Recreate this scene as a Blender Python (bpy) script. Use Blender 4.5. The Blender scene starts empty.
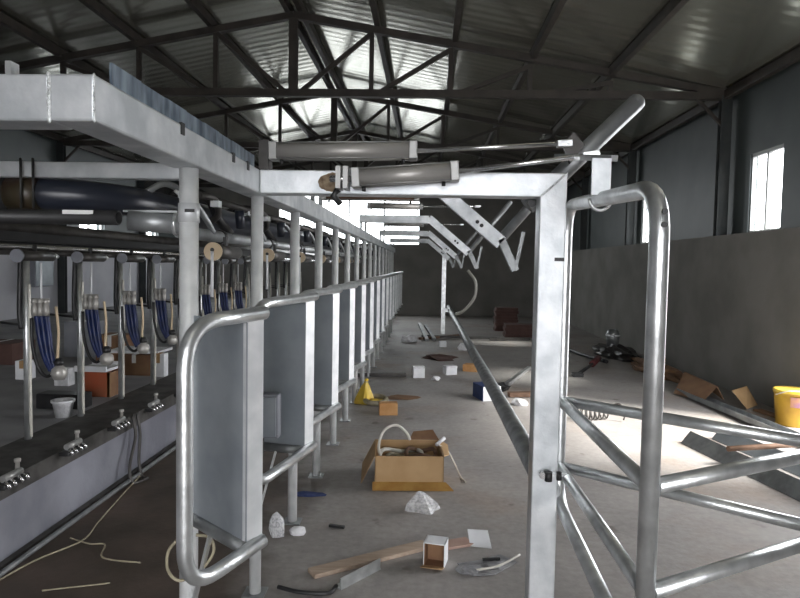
import bpy, bmesh, math, random
from mathutils import Vector, Matrix
random.seed(7)
SC = bpy.context.scene
COL = SC.collection
H = 1.52            # camera height above the parlour floor
PI = math.pi
ORD = ['first', 'second', 'third', 'fourth', 'fifth', 'sixth', 'seventh', 'eighth', 'ninth', 'tenth',
       'eleventh', 'twelfth', 'thirteenth', 'fourteenth', 'fifteenth', 'sixteenth', 'seventeenth', 'eighteenth']

# ------------------------------------------------------------------ materials
def mat(name, col, rough=.5, metal=0., col2=None, scale=8., detail=4., bump=0., bscale=40., spec=.5, stretch=None, lo=.35, hi=.65):
    m = bpy.data.materials.new(name); m.use_nodes = True
    nt = m.node_tree; b = nt.nodes['Principled BSDF']
    b.inputs['Roughness'].default_value = rough
    b.inputs['Metallic'].default_value = metal
    b.inputs['Specular IOR Level'].default_value = spec
    b.inputs['Base Color'].default_value = (*col, 1)
    tc = nt.nodes.new('ShaderNodeTexCoord'); vec = tc.outputs['Object']
    if stretch:
        mp = nt.nodes.new('ShaderNodeMapping'); mp.inputs['Scale'].default_value = stretch
        nt.links.new(vec, mp.inputs['Vector']); vec = mp.outputs['Vector']
    if col2:
        n = nt.nodes.new('ShaderNodeTexNoise'); n.inputs['Scale'].default_value = scale; n.inputs['Detail'].default_value = detail
        nt.links.new(vec, n.inputs['Vector'])
        r = nt.nodes.new('ShaderNodeValToRGB')
        r.color_ramp.elements[0].position = lo; r.color_ramp.elements[1].position = hi
        r.color_ramp.elements[0].color = (*col, 1); r.color_ramp.elements[1].color = (*col2, 1)
        nt.links.new(n.outputs['Fac'], r.inputs['Fac']); nt.links.new(r.outputs['Color'], b.inputs['Base Color'])
    if bump:
        n2 = nt.nodes.new('ShaderNodeTexNoise'); n2.inputs['Scale'].default_value = bscale
        nt.links.new(vec, n2.inputs['Vector'])
        bp = nt.nodes.new('ShaderNodeBump'); bp.inputs['Strength'].default_value = bump; bp.inputs['Distance'].default_value = .01
        nt.links.new(n2.outputs['Fac'], bp.inputs['Height']); nt.links.new(bp.outputs['Normal'], b.inputs['Normal'])
    return m

M = {}
M['galv'] = mat('galvanised_steel', (.58, .60, .605), .33, .82, (.80, .82, .825), 14, 5, .12, 60)
M['galv_beam'] = mat('galvanised_beam', (.50, .53, .55), .42, .5, (.72, .74, .755), 9, 6, .12, 50)
M['galv_dull'] = mat('dull_galvanised_pipe', (.24, .25, .255), .45, .6, (.36, .375, .38), 10, 5, .1, 60)
M['sheet'] = mat('grey_sheet_steel', (.26, .29, .315), .45, .35, (.36, .39, .415), 5, 5)
M['plate'] = mat('blue_grey_plate', (.06, .085, .12), .4, .5, (.30, .36, .42), 22, 6, stretch=(1, 1, .3))
M['galv_light'] = mat('pale_galvanised_edge', (.62, .64, .65), .45, .3, (.78, .79, .80), 12, 5)
M['galv_post'] = mat('galvanised_post', (.74, .76, .76), .36, .3, (.88, .89, .89), 14, 5, .1, 60)
M['weld'] = mat('weld_bead', (.80, .82, .82), .35, .5, (.5, .52, .52), 60, 3, .6, 120)
M['rust'] = mat('rusty_weld_spot', (.13, .085, .05), .8, 0, (.30, .23, .15), 40, 4)
M['bolt'] = mat('dark_bolt', (.05, .05, .05), .5, .6)
M['alu'] = mat('anodised_aluminium', (.37, .355, .33), .40, .4, (.46, .445, .42), 4, 3, stretch=(.5, 6, 6))
M['alu_cap'] = mat('cast_aluminium_cap', (.36, .36, .35), .45, .6)
M['chrome'] = mat('bright_rod', (.72, .72, .72), .2, .9)
M['truss'] = mat('dark_brown_paint', (.035, .030, .026), .6, 0, (.055, .047, .040), 6, 4)
M['column'] = mat('dark_painted_column', (.030, .036, .038), .55, 0, (.045, .05, .05), 6, 4)
M['plaster'] = mat('grey_plaster', (.19, .183, .168), .9, 0, (.25, .24, .222), 1.6, 6, .2, 25)
M['whitewall'] = mat('pale_whitewash', (.55, .55, .60), .9, 0, (.66, .66, .70), 1.1, 5)
M['panel'] = mat('blue_grey_wall_panel', (.068, .082, .083), .5, 0, (.085, .10, .10), 2, 3)
M['curb'] = mat('whitewashed_curb', (.18, .183, .215), .85, 0, (.29, .295, .335), 2.2, 6, .2, 30)
M['curbtop'] = mat('wet_dark_concrete', (.035, .033, .030), .7, 0, (.10, .095, .09), 7, 6)
M['platform'] = mat('platform_concrete', (.22, .22, .23), .8, 0, (.32, .32, .33), 2.2, 6)
M['card'] = mat('corrugated_cardboard', (.40, .25, .12), .85, 0, (.47, .31, .16), 6, 3)
M['card_dark'] = mat('dark_cardboard', (.19, .10, .055), .85, 0, (.26, .15, .08), 7, 3)
M['tape'] = mat('amber_packing_tape', (.30, .15, .035), .5, 0, (.38, .22, .06), 14, 3)
M['white'] = mat('white_card', (.82, .83, .85), .6, 0, (.72, .73, .75), 9, 3)
M['film'] = mat('white_plastic_film', (.62, .62, .64), .3, 0, (.80, .80, .82), 18, 4, .6, 50)
M['grayfilm'] = mat('grey_plastic_film', (.20, .20, .21), .35, 0, (.34, .34, .35), 14, 4, .6, 40)
M['wood'] = mat('raw_timber', (.36, .27, .20), .8, 0, (.46, .36, .28), 8, 5, stretch=(.6, 6, 6))
M['pinkwood'] = mat('pinkish_board', (.42, .27, .22), .8, 0, (.48, .33, .27), 8, 4)
M['orange'] = mat('orange_brown_block', (.50, .25, .09), .8, 0, (.60, .34, .15), 9, 3)
M['redbox'] = mat('orange_red_board', (.42, .09, .035), .7, 0, (.34, .11, .05), 8, 4)
M['darkred'] = mat('dark_red_brick', (.085, .045, .038), .85, 0, (.12, .065, .055), 6, 3)
M['yellow'] = mat('yellow_plastic', (.62, .42, .04), .4, 0, (.72, .52, .08), 9, 3)
M['ocher'] = mat('yellow_bucket_plastic', (.40, .22, .02), .4, 0, (.58, .36, .04), 4, 3)
M['purple'] = mat('faded_print', (.30, .14, .22), .6, 0, (.45, .22, .12), 14, 3)
M['blue'] = mat('blue_rubber_hose', (.007, .014, .06), .4, 0, (.010, .022, .10), 12, 2)
M['navy'] = mat('navy_plastic_pipe', (.014, .017, .027), .3, 0, (.02, .024, .036), 6, 3)
M['bluebox'] = mat('blue_printed_card', (.018, .04, .14), .5, 0, (.03, .06, .18), 9, 3)
M['bluesmear'] = mat('blue_rag', (.03, .05, .16), .9, 0, (.06, .08, .2), 30, 3)
M['black'] = mat('black_rubber', (.014, .014, .015), .45, 0, (.025, .025, .026), 12, 3)
M['darksteel'] = mat('dark_steel', (.05, .047, .045), .45, .4, (.085, .08, .075), 9, 4)
M['rustpipe'] = mat('rusty_pipe', (.12, .07, .045), .7, .3, (.2, .12, .08), 12, 4)
M['beige'] = mat('beige_plastic', (.52, .40, .26), .5, 0, (.58, .46, .31), 9, 3)
M['clearhose'] = mat('milky_hose', (.55, .53, .47), .3, 0, (.66, .64, .58), 9, 3)
M['cream'] = mat('cream_rope', (.36, .32, .22), .7, 0, (.24, .21, .15), 20, 3)
M['greybox'] = mat('grey_enclosure', (.22, .23, .26), .5, 0, (.27, .28, .31), 6, 3)
M['redgrip'] = mat('red_grip', (.10, .02, .02), .5)
M['label'] = mat('white_sticker', (.75, .75, .74), .5)
M['reddish'] = mat('faded_red_print', (.045, .018, .014), .4, 0, (.035, .028, .014), 9, 3)

def floor_mat():
    m = bpy.data.materials.new('stained_concrete_floor'); m.use_nodes = True
    nt = m.node_tree; b = nt.nodes['Principled BSDF']; N = nt.nodes.new; L = nt.links.new
    tc = N('ShaderNodeTexCoord'); v = tc.outputs['Object']
    def noise(s, d=6, rough=.6):
        n = N('ShaderNodeTexNoise'); n.inputs['Scale'].default_value = s; n.inputs['Detail'].default_value = d
        n.inputs['Roughness'].default_value = rough; L(v, n.inputs['Vector']); return n.outputs['Fac']
    def ramp(f, a, c0, bb, c1):
        r = N('ShaderNodeValToRGB'); r.color_ramp.elements[0].position = a; r.color_ramp.elements[1].position = bb
        r.color_ramp.elements[0].color = (*c0, 1); r.color_ramp.elements[1].color = (*c1, 1); L(f, r.inputs['Fac']); return r.outputs['Color']
    def mix(f, a, c, blend='MIX'):
        x = N('ShaderNodeMix'); x.data_type = 'RGBA'; x.blend_type = blend
        if isinstance(f, float): x.inputs[0].default_value = f
        else: L(f, x.inputs[0])
        L(a, x.inputs[6]); L(c, x.inputs[7]); return x.outputs[2]
    base = ramp(noise(1.3), .3, (.295, .275, .26), .7, (.42, .395, .375))
    fine = ramp(noise(22, 5), .3, (.72, .72, .72), .7, (1, 1, 1))
    c = mix(.8, base, fine, 'MULTIPLY')
    spots = ramp(noise(5, 3, .5), .66, (1, 1, 1), .72, (.5, .46, .43))
    c = mix(.7, c, spots, 'MULTIPLY')
    warm = ramp(noise(.7, 4), .52, (1, 1, 1), .68, (.98, .84, .72))
    c = mix(.8, c, warm, 'MULTIPLY')
    # wet, muddy milking pit left of the post row, with shade painted in too
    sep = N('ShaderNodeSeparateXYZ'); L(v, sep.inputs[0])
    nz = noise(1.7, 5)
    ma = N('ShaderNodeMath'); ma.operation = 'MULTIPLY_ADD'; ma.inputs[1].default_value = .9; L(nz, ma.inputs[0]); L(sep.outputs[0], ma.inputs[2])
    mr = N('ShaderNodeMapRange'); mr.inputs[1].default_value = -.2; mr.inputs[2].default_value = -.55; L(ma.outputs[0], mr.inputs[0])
    mud_shade = ramp(noise(2.2, 6), .35, (.060, .048, .036), .68, (.125, .092, .076))
    c = mix(mr.outputs[0], c, mud_shade)
    L(c, b.inputs['Base Color'])
    rr = N('ShaderNodeMapRange'); rr.inputs[3].default_value = .5; rr.inputs[4].default_value = .78; L(noise(2.5), rr.inputs[0]); L(rr.outputs[0], b.inputs['Roughness'])
    bp = N('ShaderNodeBump'); bp.inputs['Strength'].default_value = .25; bp.inputs['Distance'].default_value = .01
    L(noise(30, 6), bp.inputs['Height']); L(bp.outputs['Normal'], b.inputs['Normal'])
    return m
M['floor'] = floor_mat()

def roof_mat():
    m = bpy.data.materials.new('ribbed_roof_sheet'); m.use_nodes = True
    nt = m.node_tree; b = nt.nodes['Principled BSDF']; N = nt.nodes.new; L = nt.links.new
    tc = N('ShaderNodeTexCoord')
    n = N('ShaderNodeTexNoise'); n.inputs['Scale'].default_value = .9; n.inputs['Detail'].default_value = 5; L(tc.outputs['Object'], n.inputs['Vector'])
    r = N('ShaderNodeValToRGB'); r.color_ramp.elements[0].color = (.46, .46, .39, 1); r.color_ramp.elements[1].color = (.56, .56, .48, 1)
    r.color_ramp.elements[0].position = .35; r.color_ramp.elements[1].position = .65
    L(n.outputs['Fac'], r.inputs['Fac']); L(r.outputs['Color'], b.inputs['Base Color'])
    b.inputs['Roughness'].default_value = .2; b.inputs['Metallic'].default_value = .85
    w = N('ShaderNodeTexWave'); w.bands_direction = 'Y'; w.inputs['Scale'].default_value = 1.6; w.inputs['Distortion'].default_value = .4
    w.inputs['Detail Scale'].default_value = .6
    L(tc.outputs['Object'], w.inputs['Vector'])
    bp = N('ShaderNodeBump'); bp.inputs['Strength'].default_value = .07; bp.inputs['Distance'].default_value = .02
    L(w.outputs['Fac'], bp.inputs['Height']); L(bp.outputs['Normal'], b.inputs['Normal'])
    return m
M['roof'] = roof_mat()

def glass_mat():
    m = bpy.data.materials.new('window_glass'); m.use_nodes = True
    nt = m.node_tree; nt.nodes.remove(nt.nodes['Principled BSDF']); N = nt.nodes.new
    t = N('ShaderNodeBsdfTransparent'); t.inputs[0].default_value = (.94, .96, .96, 1)
    g = N('ShaderNodeBsdfGlossy'); g.inputs['Roughness'].default_value = .05
    x = N('ShaderNodeMixShader'); x.inputs[0].default_value = .07; nt.links.new(t.outputs[0], x.inputs[1]); nt.links.new(g.outputs[0], x.inputs[2])
    nt.links.new(x.outputs[0], nt.nodes['Material Output'].inputs['Surface'])
    return m
M['glass'] = glass_mat()

def clear_bag_mat():
    m = bpy.data.materials.new('clear_plastic_bag'); m.use_nodes = True
    nt = m.node_tree; b = nt.nodes['Principled BSDF']; N = nt.nodes.new
    b.inputs['Base Color'].default_value = (.85, .86, .88, 1); b.inputs['Roughness'].default_value = .18
    t = N('ShaderNodeBsdfTransparent'); x = N('ShaderNodeMixShader')
    n = N('ShaderNodeTexNoise'); n.inputs['Scale'].default_value = 9
    r = N('ShaderNodeMapRange'); r.inputs[1].default_value = .35; r.inputs[2].default_value = .65; r.inputs[3].default_value = .3; r.inputs[4].default_value = .55
    nt.links.new(n.outputs['Fac'], r.inputs[0]); nt.links.new(r.outputs[0], x.inputs[0])
    nt.links.new(t.outputs[0], x.inputs[1]); nt.links.new(b.outputs[0], x.inputs[2])
    nt.links.new(x.outputs[0], nt.nodes['Material Output'].inputs['Surface'])
    return m
M['clearbag'] = clear_bag_mat()

# ------------------------------------------------------------------ mesh helpers
def fillet(pts, rad, seg=6):
    pts = [Vector(p) for p in pts]; out = [pts[0]]
    for i in range(1, len(pts) - 1):
        a, b, c = pts[i - 1], pts[i], pts[i + 1]
        d1, d2 = (a - b), (c - b)
        k = min(rad, d1.length * .49, d2.length * .49)
        p, q = b + d1.normalized() * k, b + d2.normalized() * k
        for s in range(seg + 1):
            t = s / seg
            out.append(p * (1 - t) ** 2 + b * 2 * t * (1 - t) + q * t * t)
    out.append(pts[-1]); return out

def spline(pts, seg=8):
    P = [Vector(p) for p in pts]; P = [P[0] * 2 - P[1]] + P + [P[-1] * 2 - P[-2]]
    out = []
    for i in range(1, len(P) - 2):
        a, b, c, d = P[i - 1:i + 3]
        for s in range(seg):
            t = s / seg
            out.append(.5 * ((2 * b) + (c - a) * t + (2 * a - 5 * b + 4 * c - d) * t * t + (3 * b - a - 3 * c + d) * t ** 3))
    out.append(P[-2]); return out

class MB:
    def __init__(s): s.v = []; s.f = []; s.smooth = []
    def add(s, vs, fs, smooth=False):
        o = len(s.v); s.v += [Vector(v) for v in vs]
        for f in fs: s.f.append([i + o for i in f]); s.smooth.append(smooth)
        return s
    def box(s, x0, x1, y0, y1, z0, z1):
        vs = [(x, y, z) for z in (z0, z1) for y in (y0, y1) for x in (x0, x1)]
        return s.add(vs, [(0, 2, 3, 1), (4, 5, 7, 6), (0, 1, 5, 4), (2, 6, 7, 3), (0, 4, 6, 2), (1, 3, 7, 5)])
    def bar(s, a, b, w, h, up=(0, 0, 1)):
        a, b = Vector(a), Vector(b); d = (b - a).normalized(); up = Vector(up)
        x = d.cross(up)
        if x.length < 1e-4: x = d.cross(Vector((0, 1, 0)))
        x.normalize(); z = x.cross(d).normalized()
        vs = [p + x * sx * w / 2 + z * sz * h / 2 for p in (a, b) for sz in (-1, 1) for sx in (-1, 1)]
        return s.add(vs, [(0, 1, 3, 2), (4, 6, 7, 5), (0, 4, 5, 1), (2, 3, 7, 6), (0, 2, 6, 4), (1, 5, 7, 3)])
    def prism(s, poly, vec):
        n = len(poly); vec = Vector(vec); P = [Vector(p) for p in poly]
        return s.add(P + [p + vec for p in P], [tuple(range(n))[::-1], tuple(range(n, 2 * n))] + [(i, (i + 1) % n, (i + 1) % n + n, i + n) for i in range(n)])
    def tube(s, pts, r, n=14, r2=None, cap=True):
        pts = [Vector(p) for p in pts]; m = len(pts)
        t = [(pts[min(i + 1, m - 1)] - pts[max(i - 1, 0)]).normalized() for i in range(m)]
        u = t[0].cross(Vector((0, 0, 1)))
        if u.length < 1e-3: u = t[0].cross(Vector((1, 0, 0)))
        u.normalize(); rings = []
        for i in range(m):
            u = (u - t[i] * u.dot(t[i])).normalized(); w = t[i].cross(u)
            rr = r if r2 is None else r + (r2 - r) * i / (m - 1)
            rings += [pts[i] + (u * math.cos(2 * PI * k / n) + w * math.sin(2 * PI * k / n)) * rr for k in range(n)]
        fs = [(i * n + k, i * n + (k + 1) % n, (i + 1) * n + (k + 1) % n, (i + 1) * n + k) for i in range(m - 1) for k in range(n)]
        s.add(rings, fs, True)
        if cap:
            o = len(s.v) - m * n
            s.f.append([o + k for k in range(n)][::-1]); s.smooth.append(False)
            s.f.append([o + (m - 1) * n + k for k in range(n)]); s.smooth.append(False)
        return s
    def pipe(s, a, b, ro, ri, n=20):            # a hollow straight pipe with visible bore
        a, b = Vector(a), Vector(b); d = (b - a).normalized(); u = d.cross(Vector((0, 0, 1)))
        if u.length < 1e-3: u = Vector((1, 0, 0))
        u.normalize(); w = d.cross(u); R = []
        for p, r in ((a, ro), (b, ro), (b, ri), (a, ri)):
            R += [p + (u * math.cos(2 * PI * k / n) + w * math.sin(2 * PI * k / n)) * r for k in range(n)]
        return s.add(R, [(i * n + k, i * n + (k + 1) % n, ((i + 1) % 4) * n + (k + 1) % n, ((i + 1) % 4) * n + k) for i in range(4) for k in range(n)], True)
    def lathe(s, prof, origin=(0, 0, 0), axis=(0, 0, 1), n=20):
        o = Vector(origin); d = Vector(axis).normalized(); u = d.cross(Vector((0, 1, 0)))
        if u.length < 1e-3: u = d.cross(Vector((1, 0, 0)))
        u.normalize(); w = d.cross(u); R = []
        for r, h in prof: R += [o + d * h + (u * math.cos(2 * PI * k / n) + w * math.sin(2 * PI * k / n)) * max(r, 1e-4) for k in range(n)]
        return s.add(R, [(i * n + k, i * n + (k + 1) % n, (i + 1) * n + (k + 1) % n, (i + 1) * n + k) for i in range(len(prof) - 1) for k in range(n)], True)
    def blob(s, c, r, jit=.15, sub=2, seed=1, flat=0):
        bm = bmesh.new(); bmesh.ops.create_icosphere(bm, subdivisions=sub, radius=1); rnd = random.Random(seed)
        vs = []
        for v in bm.verts:
            k = 1 + rnd.uniform(-jit, jit); vs.append((c[0] + v.co.x * r[0] * k, c[1] + v.co.y * r[1] * k, max(c[2] + v.co.z * r[2] * k, flat)))
        s.add(vs, [[v.index for v in f.verts] for f in bm.faces], False); bm.free(); return s
    def xf(s, mtx): s.v = [mtx @ v for v in s.v]; return s
    def build(s, name, m, parent=None, bevel=0, kind=None, base=None):
        me = bpy.data.meshes.new(name)
        off = Vector((0, 0, 0))
        if parent is not None: off = world_of(parent)
        elif base is not None: off = Vector(base)
        elif s.v and kind != 'structure':
            xs = [v.x for v in s.v]; ys = [v.y for v in s.v]; off = Vector(((min(xs) + max(xs)) / 2, (min(ys) + max(ys)) / 2, min(v.z for v in s.v)))
        me.from_pydata([v - off for v in s.v], [], s.f)
        bm = bmesh.new(); bm.from_mesh(me); bmesh.ops.recalc_face_normals(bm, faces=bm.faces); bm.to_mesh(me); bm.free()
        for p, sm in zip(me.polygons, s.smooth): p.use_smooth = sm
        o = bpy.data.objects.new(name, me); COL.objects.link(o); me.materials.append(M[m])
        if parent is not None: o.parent = parent
        else: o.location = off
        if bevel:
            b = o.modifiers.new('bevel', 'BEVEL'); b.width = bevel; b.segments = 2; b.limit_method = 'ANGLE'; b.angle_limit = math.radians(50)
        if kind: o['kind'] = kind
        return o

def world_of(o):
    p = Vector((0, 0, 0))
    while o is not None: p += o.location; o = o.parent
    return p
def tag(o, label, cat, group=None):
    o['label'] = label; o['category'] = cat
    if group: o['group'] = group
    return o
def thing(name, loc, label, cat, group=None):
    o = bpy.data.objects.new(name, None); COL.objects.link(o); o.location = loc; o.empty_display_size = .1
    return tag(o, label, cat, group)
def dup(o, loc, label, parent=None):
    c = o.copy(); COL.objects.link(c)
    if parent is None: c.location = loc; c['label'] = label
    else: c.parent = parent
    for ch in list(o.children): dup(ch, None, None, c)
    return c
def hz(h): return H + h

# ------------------------------------------------------------------ setting
XL, XR, YF, YN = -7.5, 4.07, 19.8, -4.0
AP = -1.88; ZE = H + 2.41; ZA = H + 3.60
SL = (ZA - ZE) / (XR - AP)
def roof_z(x): return ZA - abs(x - AP) * SL

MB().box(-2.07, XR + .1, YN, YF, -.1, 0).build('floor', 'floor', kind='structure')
MB().box(XL, -2.45, YN, YF, .2, .42).build('floor_platform', 'platform', kind='structure')
MB().box(-2.45, -2.07, YN, YF, -.1, .40).build('wall_pit_curb', 'curb', kind='structure')
MB().box(-2.45, -2.068, YN, YF, .40, .425).add([(-2.069, YN, .33), (-2.066, YN, .33), (-2.066, YF, .33), (-2.069, YF, .33), (-2.069, YN, .425), (-2.066, YN, .425), (-2.066, YF, .425), (-2.069, YF, .425)],
     [(0, 1, 2, 3), (4, 7, 6, 5), (1, 5, 6, 2), (0, 3, 7, 4), (0, 4, 5, 1), (3, 2, 6, 7)]).build('trim_1', 'curbtop', kind='structure')
MB().box(-2.066, -2.03, YN, YF, 0, .025).build('baseboard_curb', 'curbtop', kind='structure')

def wall_x(name, x0, x1, z0, z1, holes, m):       # wall along Y with holes (y0,y1,z0,z1)
    b = MB(); ys = sorted({YN, YF, *[h[0] for h in holes], *[h[1] for h in holes]})
    for a, c in zip(ys, ys[1:]):
        hs = [h for h in holes if h[0] <= a + 1e-6 and h[1] >= c - 1e-6]
        if not hs: b.box(x0, x1, a, c, z0, z1)
        else:
            h = hs[0]
            if h[2] > z0: b.box(x0, x1, a, c, z0, min(h[2], z1))
            if h[3] < z1: b.box(x0, x1, a, c, max(h[3], z0), z1)
    return b.build(name, m, kind='structure')
ZM = H + .48                                       # top of the plastered lower wall
RW = [(7.66, 8.42, ZM, H + 1.50), (11.75, 12.5, ZM, H + 1.50), (4.1, 6.5, 0, 3.1)]
wall_x('wall_right_lower', XR - .15, XR + .24, 0, ZM, RW, 'plaster')
wall_x('wall_right_upper', XR + .04, XR + .14, ZM, ZE + .02, RW, 'panel')
LW = [(y, y + 1.1, H + .45, H + 1.35) for y in (13.6, 16.6)]
wall_x('wall_left_lower', XL - .2, XL, 0, H + .35, LW, 'whitewall')
wall_x('wall_left_upper', XL - .2, XL, H + .35, ZE + .02, LW, 'panel')
# far gable wall with the wide bright window band, front gable with the open doorway behind the camera
FW = [(-4.6, -.22, H + .62, H + 2.3)]
def wall_y(name, y0, y1, holes, m):
    b = MB(); xs = sorted({XL - .2, XR + .24, AP, *[h[0] for h in holes], *[h[1] for h in holes]})
    for a, c in zip(xs, xs[1:]):
        za, zc = roof_z(a), roof_z(c)
        hs = [h for h in holes if h[0] <= a + 1e-6 and h[1] >= c - 1e-6]
        lo = 0
        if hs:
            if hs[0][2] > 0: b.box(a, c, y0, y1, 0, hs[0][2])
            lo = hs[0][3]
        b.prism([(a, y0, lo), (c, y0, lo), (c, y0, zc), (a, y0, za)], (0, y1 - y0, 0))
    return b.build(name, m, kind='structure')
wall_y('wall_far', YF, YF + .2, FW, 'plaster')
wall_y('wall_near', YN - .2, YN, [(-1.5, 2.4, 0, 2.9)], 'plaster')
b = MB()
for x0, x1 in ((XL - .4, AP), (AP, XR + .45)):
    z0, z1 = roof_z(x0), roof_z(x1)
    b.prism([(x0, YN - .4, z0), (x1, YN - .4, z1), (x1, YN - .4, z1 + .06), (x0, YN - .4, z0 + .06)], (0, YF - YN + .8, 0))
b.build('ceiling', 'roof', kind='structure')

wn = 0
def window(axis, a0, a1, z0, z1, at, depth, nm):
    global wn; wn += 1
    f = MB(); t = .045; cuts = [a0 + (a1 - a0) * i / nm for i in range(nm + 1)]
    def bx(p, q, r, s): (f.box(at, at + depth, p, q, r, s) if axis == 'x' else f.box(p, q, at, at + depth, r, s))
    bx(a0, a1, z0, z0 + t); bx(a0, a1, z1 - t, z1)
    for i, c in enumerate(cuts):
        lo = max(a0, c - t / 2); hi = min(a1, c + t / 2)
        bx(lo, hi, z0 + t, z1 - t)
    fr = f.build('window_%d' % wn, 'alu_cap', kind='structure')
    g = MB(); k = at + depth / 2
    (g.box(k, k + .006, a0, a1, z0, z1) if axis == 'x' else g.box(a0, a1, k, k + .006, z0, z1))
    p = g.build('window_pane', 'glass', fr); p['kind'] = 'structure'
for h in RW[:2]: window('x', h[0], h[1], h[2], h[3], XR + .06, .05, 2)
for h in LW: window('x', h[0], h[1], h[2], h[3], XL - .12, .05, 2)
window('y', *FW[0], YF + .06, .06, 4)

# roof purlins and trusses
px = [AP + s * (.09 + 1.06 * k) for s in (1, -1) for k in range(6)]
px[5] = XR - .1; px[11] = XL + .1
for i, x in enumerate(px):
    z = roof_z(x) - .065; side = 'right' if x > AP else 'left'
    k = i % 6
    t = MB().box(x - .035, x + .035, YN, YF, z - .065, z + .05).build('roof_purlin', 'truss')
    tag(t, 'dark steel roof purlin, %s down from the ridge on the %s-hand slope' % (ORD[k], side), 'roof beam', 'purlins under the roof sheets')
TY = [1.0, 4.95, 8.9, 12.8, 16.5, 19.6]
TN = ['behind the front beam overhead', 'just above the picture, over the open cardboard box', 'nearest of those in view', 'second of those in view', 'third of those in view', 'against the far wall']
def truss():
    t = thing('roof_truss', (0, TY[2], 0), '', 'roof truss', 'roof trusses across the shed')
    Y = TY[2]; dz = .20
    tc = lambda x: roof_z(x) - dz
    zb = ZE - .06
    MB().box(XL + .02, XR - .02, Y - .05, Y + .05, zb - .05, zb + .05).build('bottom_chord', 'truss', t)
    for x0, x1 in ((XL + .02, AP), (AP, XR - .02)):
        MB().bar((x0, Y, max(tc(x0), zb + .02)), (x1, Y, max(tc(x1), zb + .02)), .09, .09).build('top_chord', 'truss', t)
    MB().box(AP - .06, AP + .06, Y - .04, Y + .04, zb, tc(AP)).build('king_post', 'truss', t)
    for s in (1, -1):
        for k in range(1, 5):
            x = AP + s * 1.08 * k
            MB().bar((x, Y, zb), (x, Y, tc(x)), .06, .06).build('vertical_strut', 'truss', t)
            x0 = AP + s * 1.08 * (k - 1)
            MB().bar((x0 + s * .08, Y, zb), (x, Y, tc(x) - .02), .055, .055).build('diagonal_strut', 'truss', t)
    for x in (XL + .08, XR - .09):
        z0 = 0 if x < 0 else ZM
        b = MB().box(x - .07, x + .07, Y - .055, Y - .045, z0, zb).box(x - .07, x + .07, Y + .045, Y + .055, z0, zb).box(x - .006, x + .006, Y - .045, Y + .045, z0, zb)
        b.build('column', 'column', t)
        s = 1 if x < 0 else -1
        MB().bar((x, Y, zb - .42), (x + s * .4, Y, zb - .02), .04, .04).build('knee_brace', 'truss', t)
    return t
T0 = truss(); T0['label'] = 'dark roof truss on wall columns, ' + TN[2]
for i, y in enumerate(TY):
    if i > 2: dup(T0, (0, y, 0), 'dark roof truss on wall columns, ' + TN[i])

# ------------------------------------------------------------------ the welded stall frame
PX = -.757; BX0, BX1 = -.81, -.71; BZ0, BZ1 = hz(.295), hz(.395)
PY = [2.02 + .825 * k for k in range(16)]
BY0 = 1.352; BY1 = PY[-1] + .3
fr = thing('milking_stall', (PX, BY0, 0), 'long galvanised stall frame with overhead beam and a row of posts beside the aisle', 'stall')
MB().box(BX0, BX1, BY0, BY1, BZ0, BZ1).build('side_beam', 'galv_beam', fr, .006)
MB().box(-3.4, BX0, BY0 + .002, BY0 + .10, BZ0, BZ1).build('front_beam', 'galv_beam', fr, .006)
w = MB()
rn = random.Random(3)
for i in range(16):
    z = BZ0 + .003 + i * (BZ1 - BZ0 - .006) / 15
    w.blob((BX0 + rn.uniform(-.001, .001), BY0 + .002, z), (.005, .004, .0075), .12, 2, i)
w.build('weld_seam', 'weld', fr); w = MB()
for i in range(16):
    z = BZ0 + .003 + i * (BZ1 - BZ0 - .006) / 15
    w.blob((BX1 - .002, BY0 + .002, z), (.003, .003, .006), .2, 1, i)
w.build('weld_seam', 'weld', fr)
MB().box(-.925, -.912, BY0 + .03, BY0 + .06, BZ1, BZ1 + .035).build('lug', 'galv', fr)
b = MB()
for i in range(8):
    y0 = 1.44 + i * .15
    b.box(-.722, -.716, y0, y0 + .1495, BZ1 - .004, BZ1 + .050 - .002 * (i % 2))
b.build('upright_plate', 'plate', fr)
for y in (1.84, 2.33, 2.52): MB().box(BX1 - .004, BX1 + .004, y - .012, y + .012, BZ1 - .03, BZ1 + .004).build('plate_tab', 'bolt', fr)
for k, y in enumerate(PY):
    r = .030 if k == 0 else .027
    p = MB().tube([(PX, y, 0), (PX, y, BZ0 + .004)], r, 18).build('post', 'galv_post', fr)
    if k == 0:
        MB().tube([(PX, y, hz(.125)), (PX, y, hz(.185))], .0335, 18).build('sleeve', 'galv_light', p)
        MB().box(PX + .0, PX + .03, y - .038, y - .033, hz(.155), hz(.165)).build('sleeve_bolt', 'bolt', p)
    MB().box(PX - .05, PX + .05, y - .05, y + .05, 0, .008).build('foot_plate', 'galv_dull', p)
# cross tube welded to the first post, under the front beam's level
MB().box(-3.4, PX, PY[0] + .0, PY[0] + .05, hz(.262), hz(.312)).build('cross_tube', 'galv_beam', fr, .004)
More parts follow.
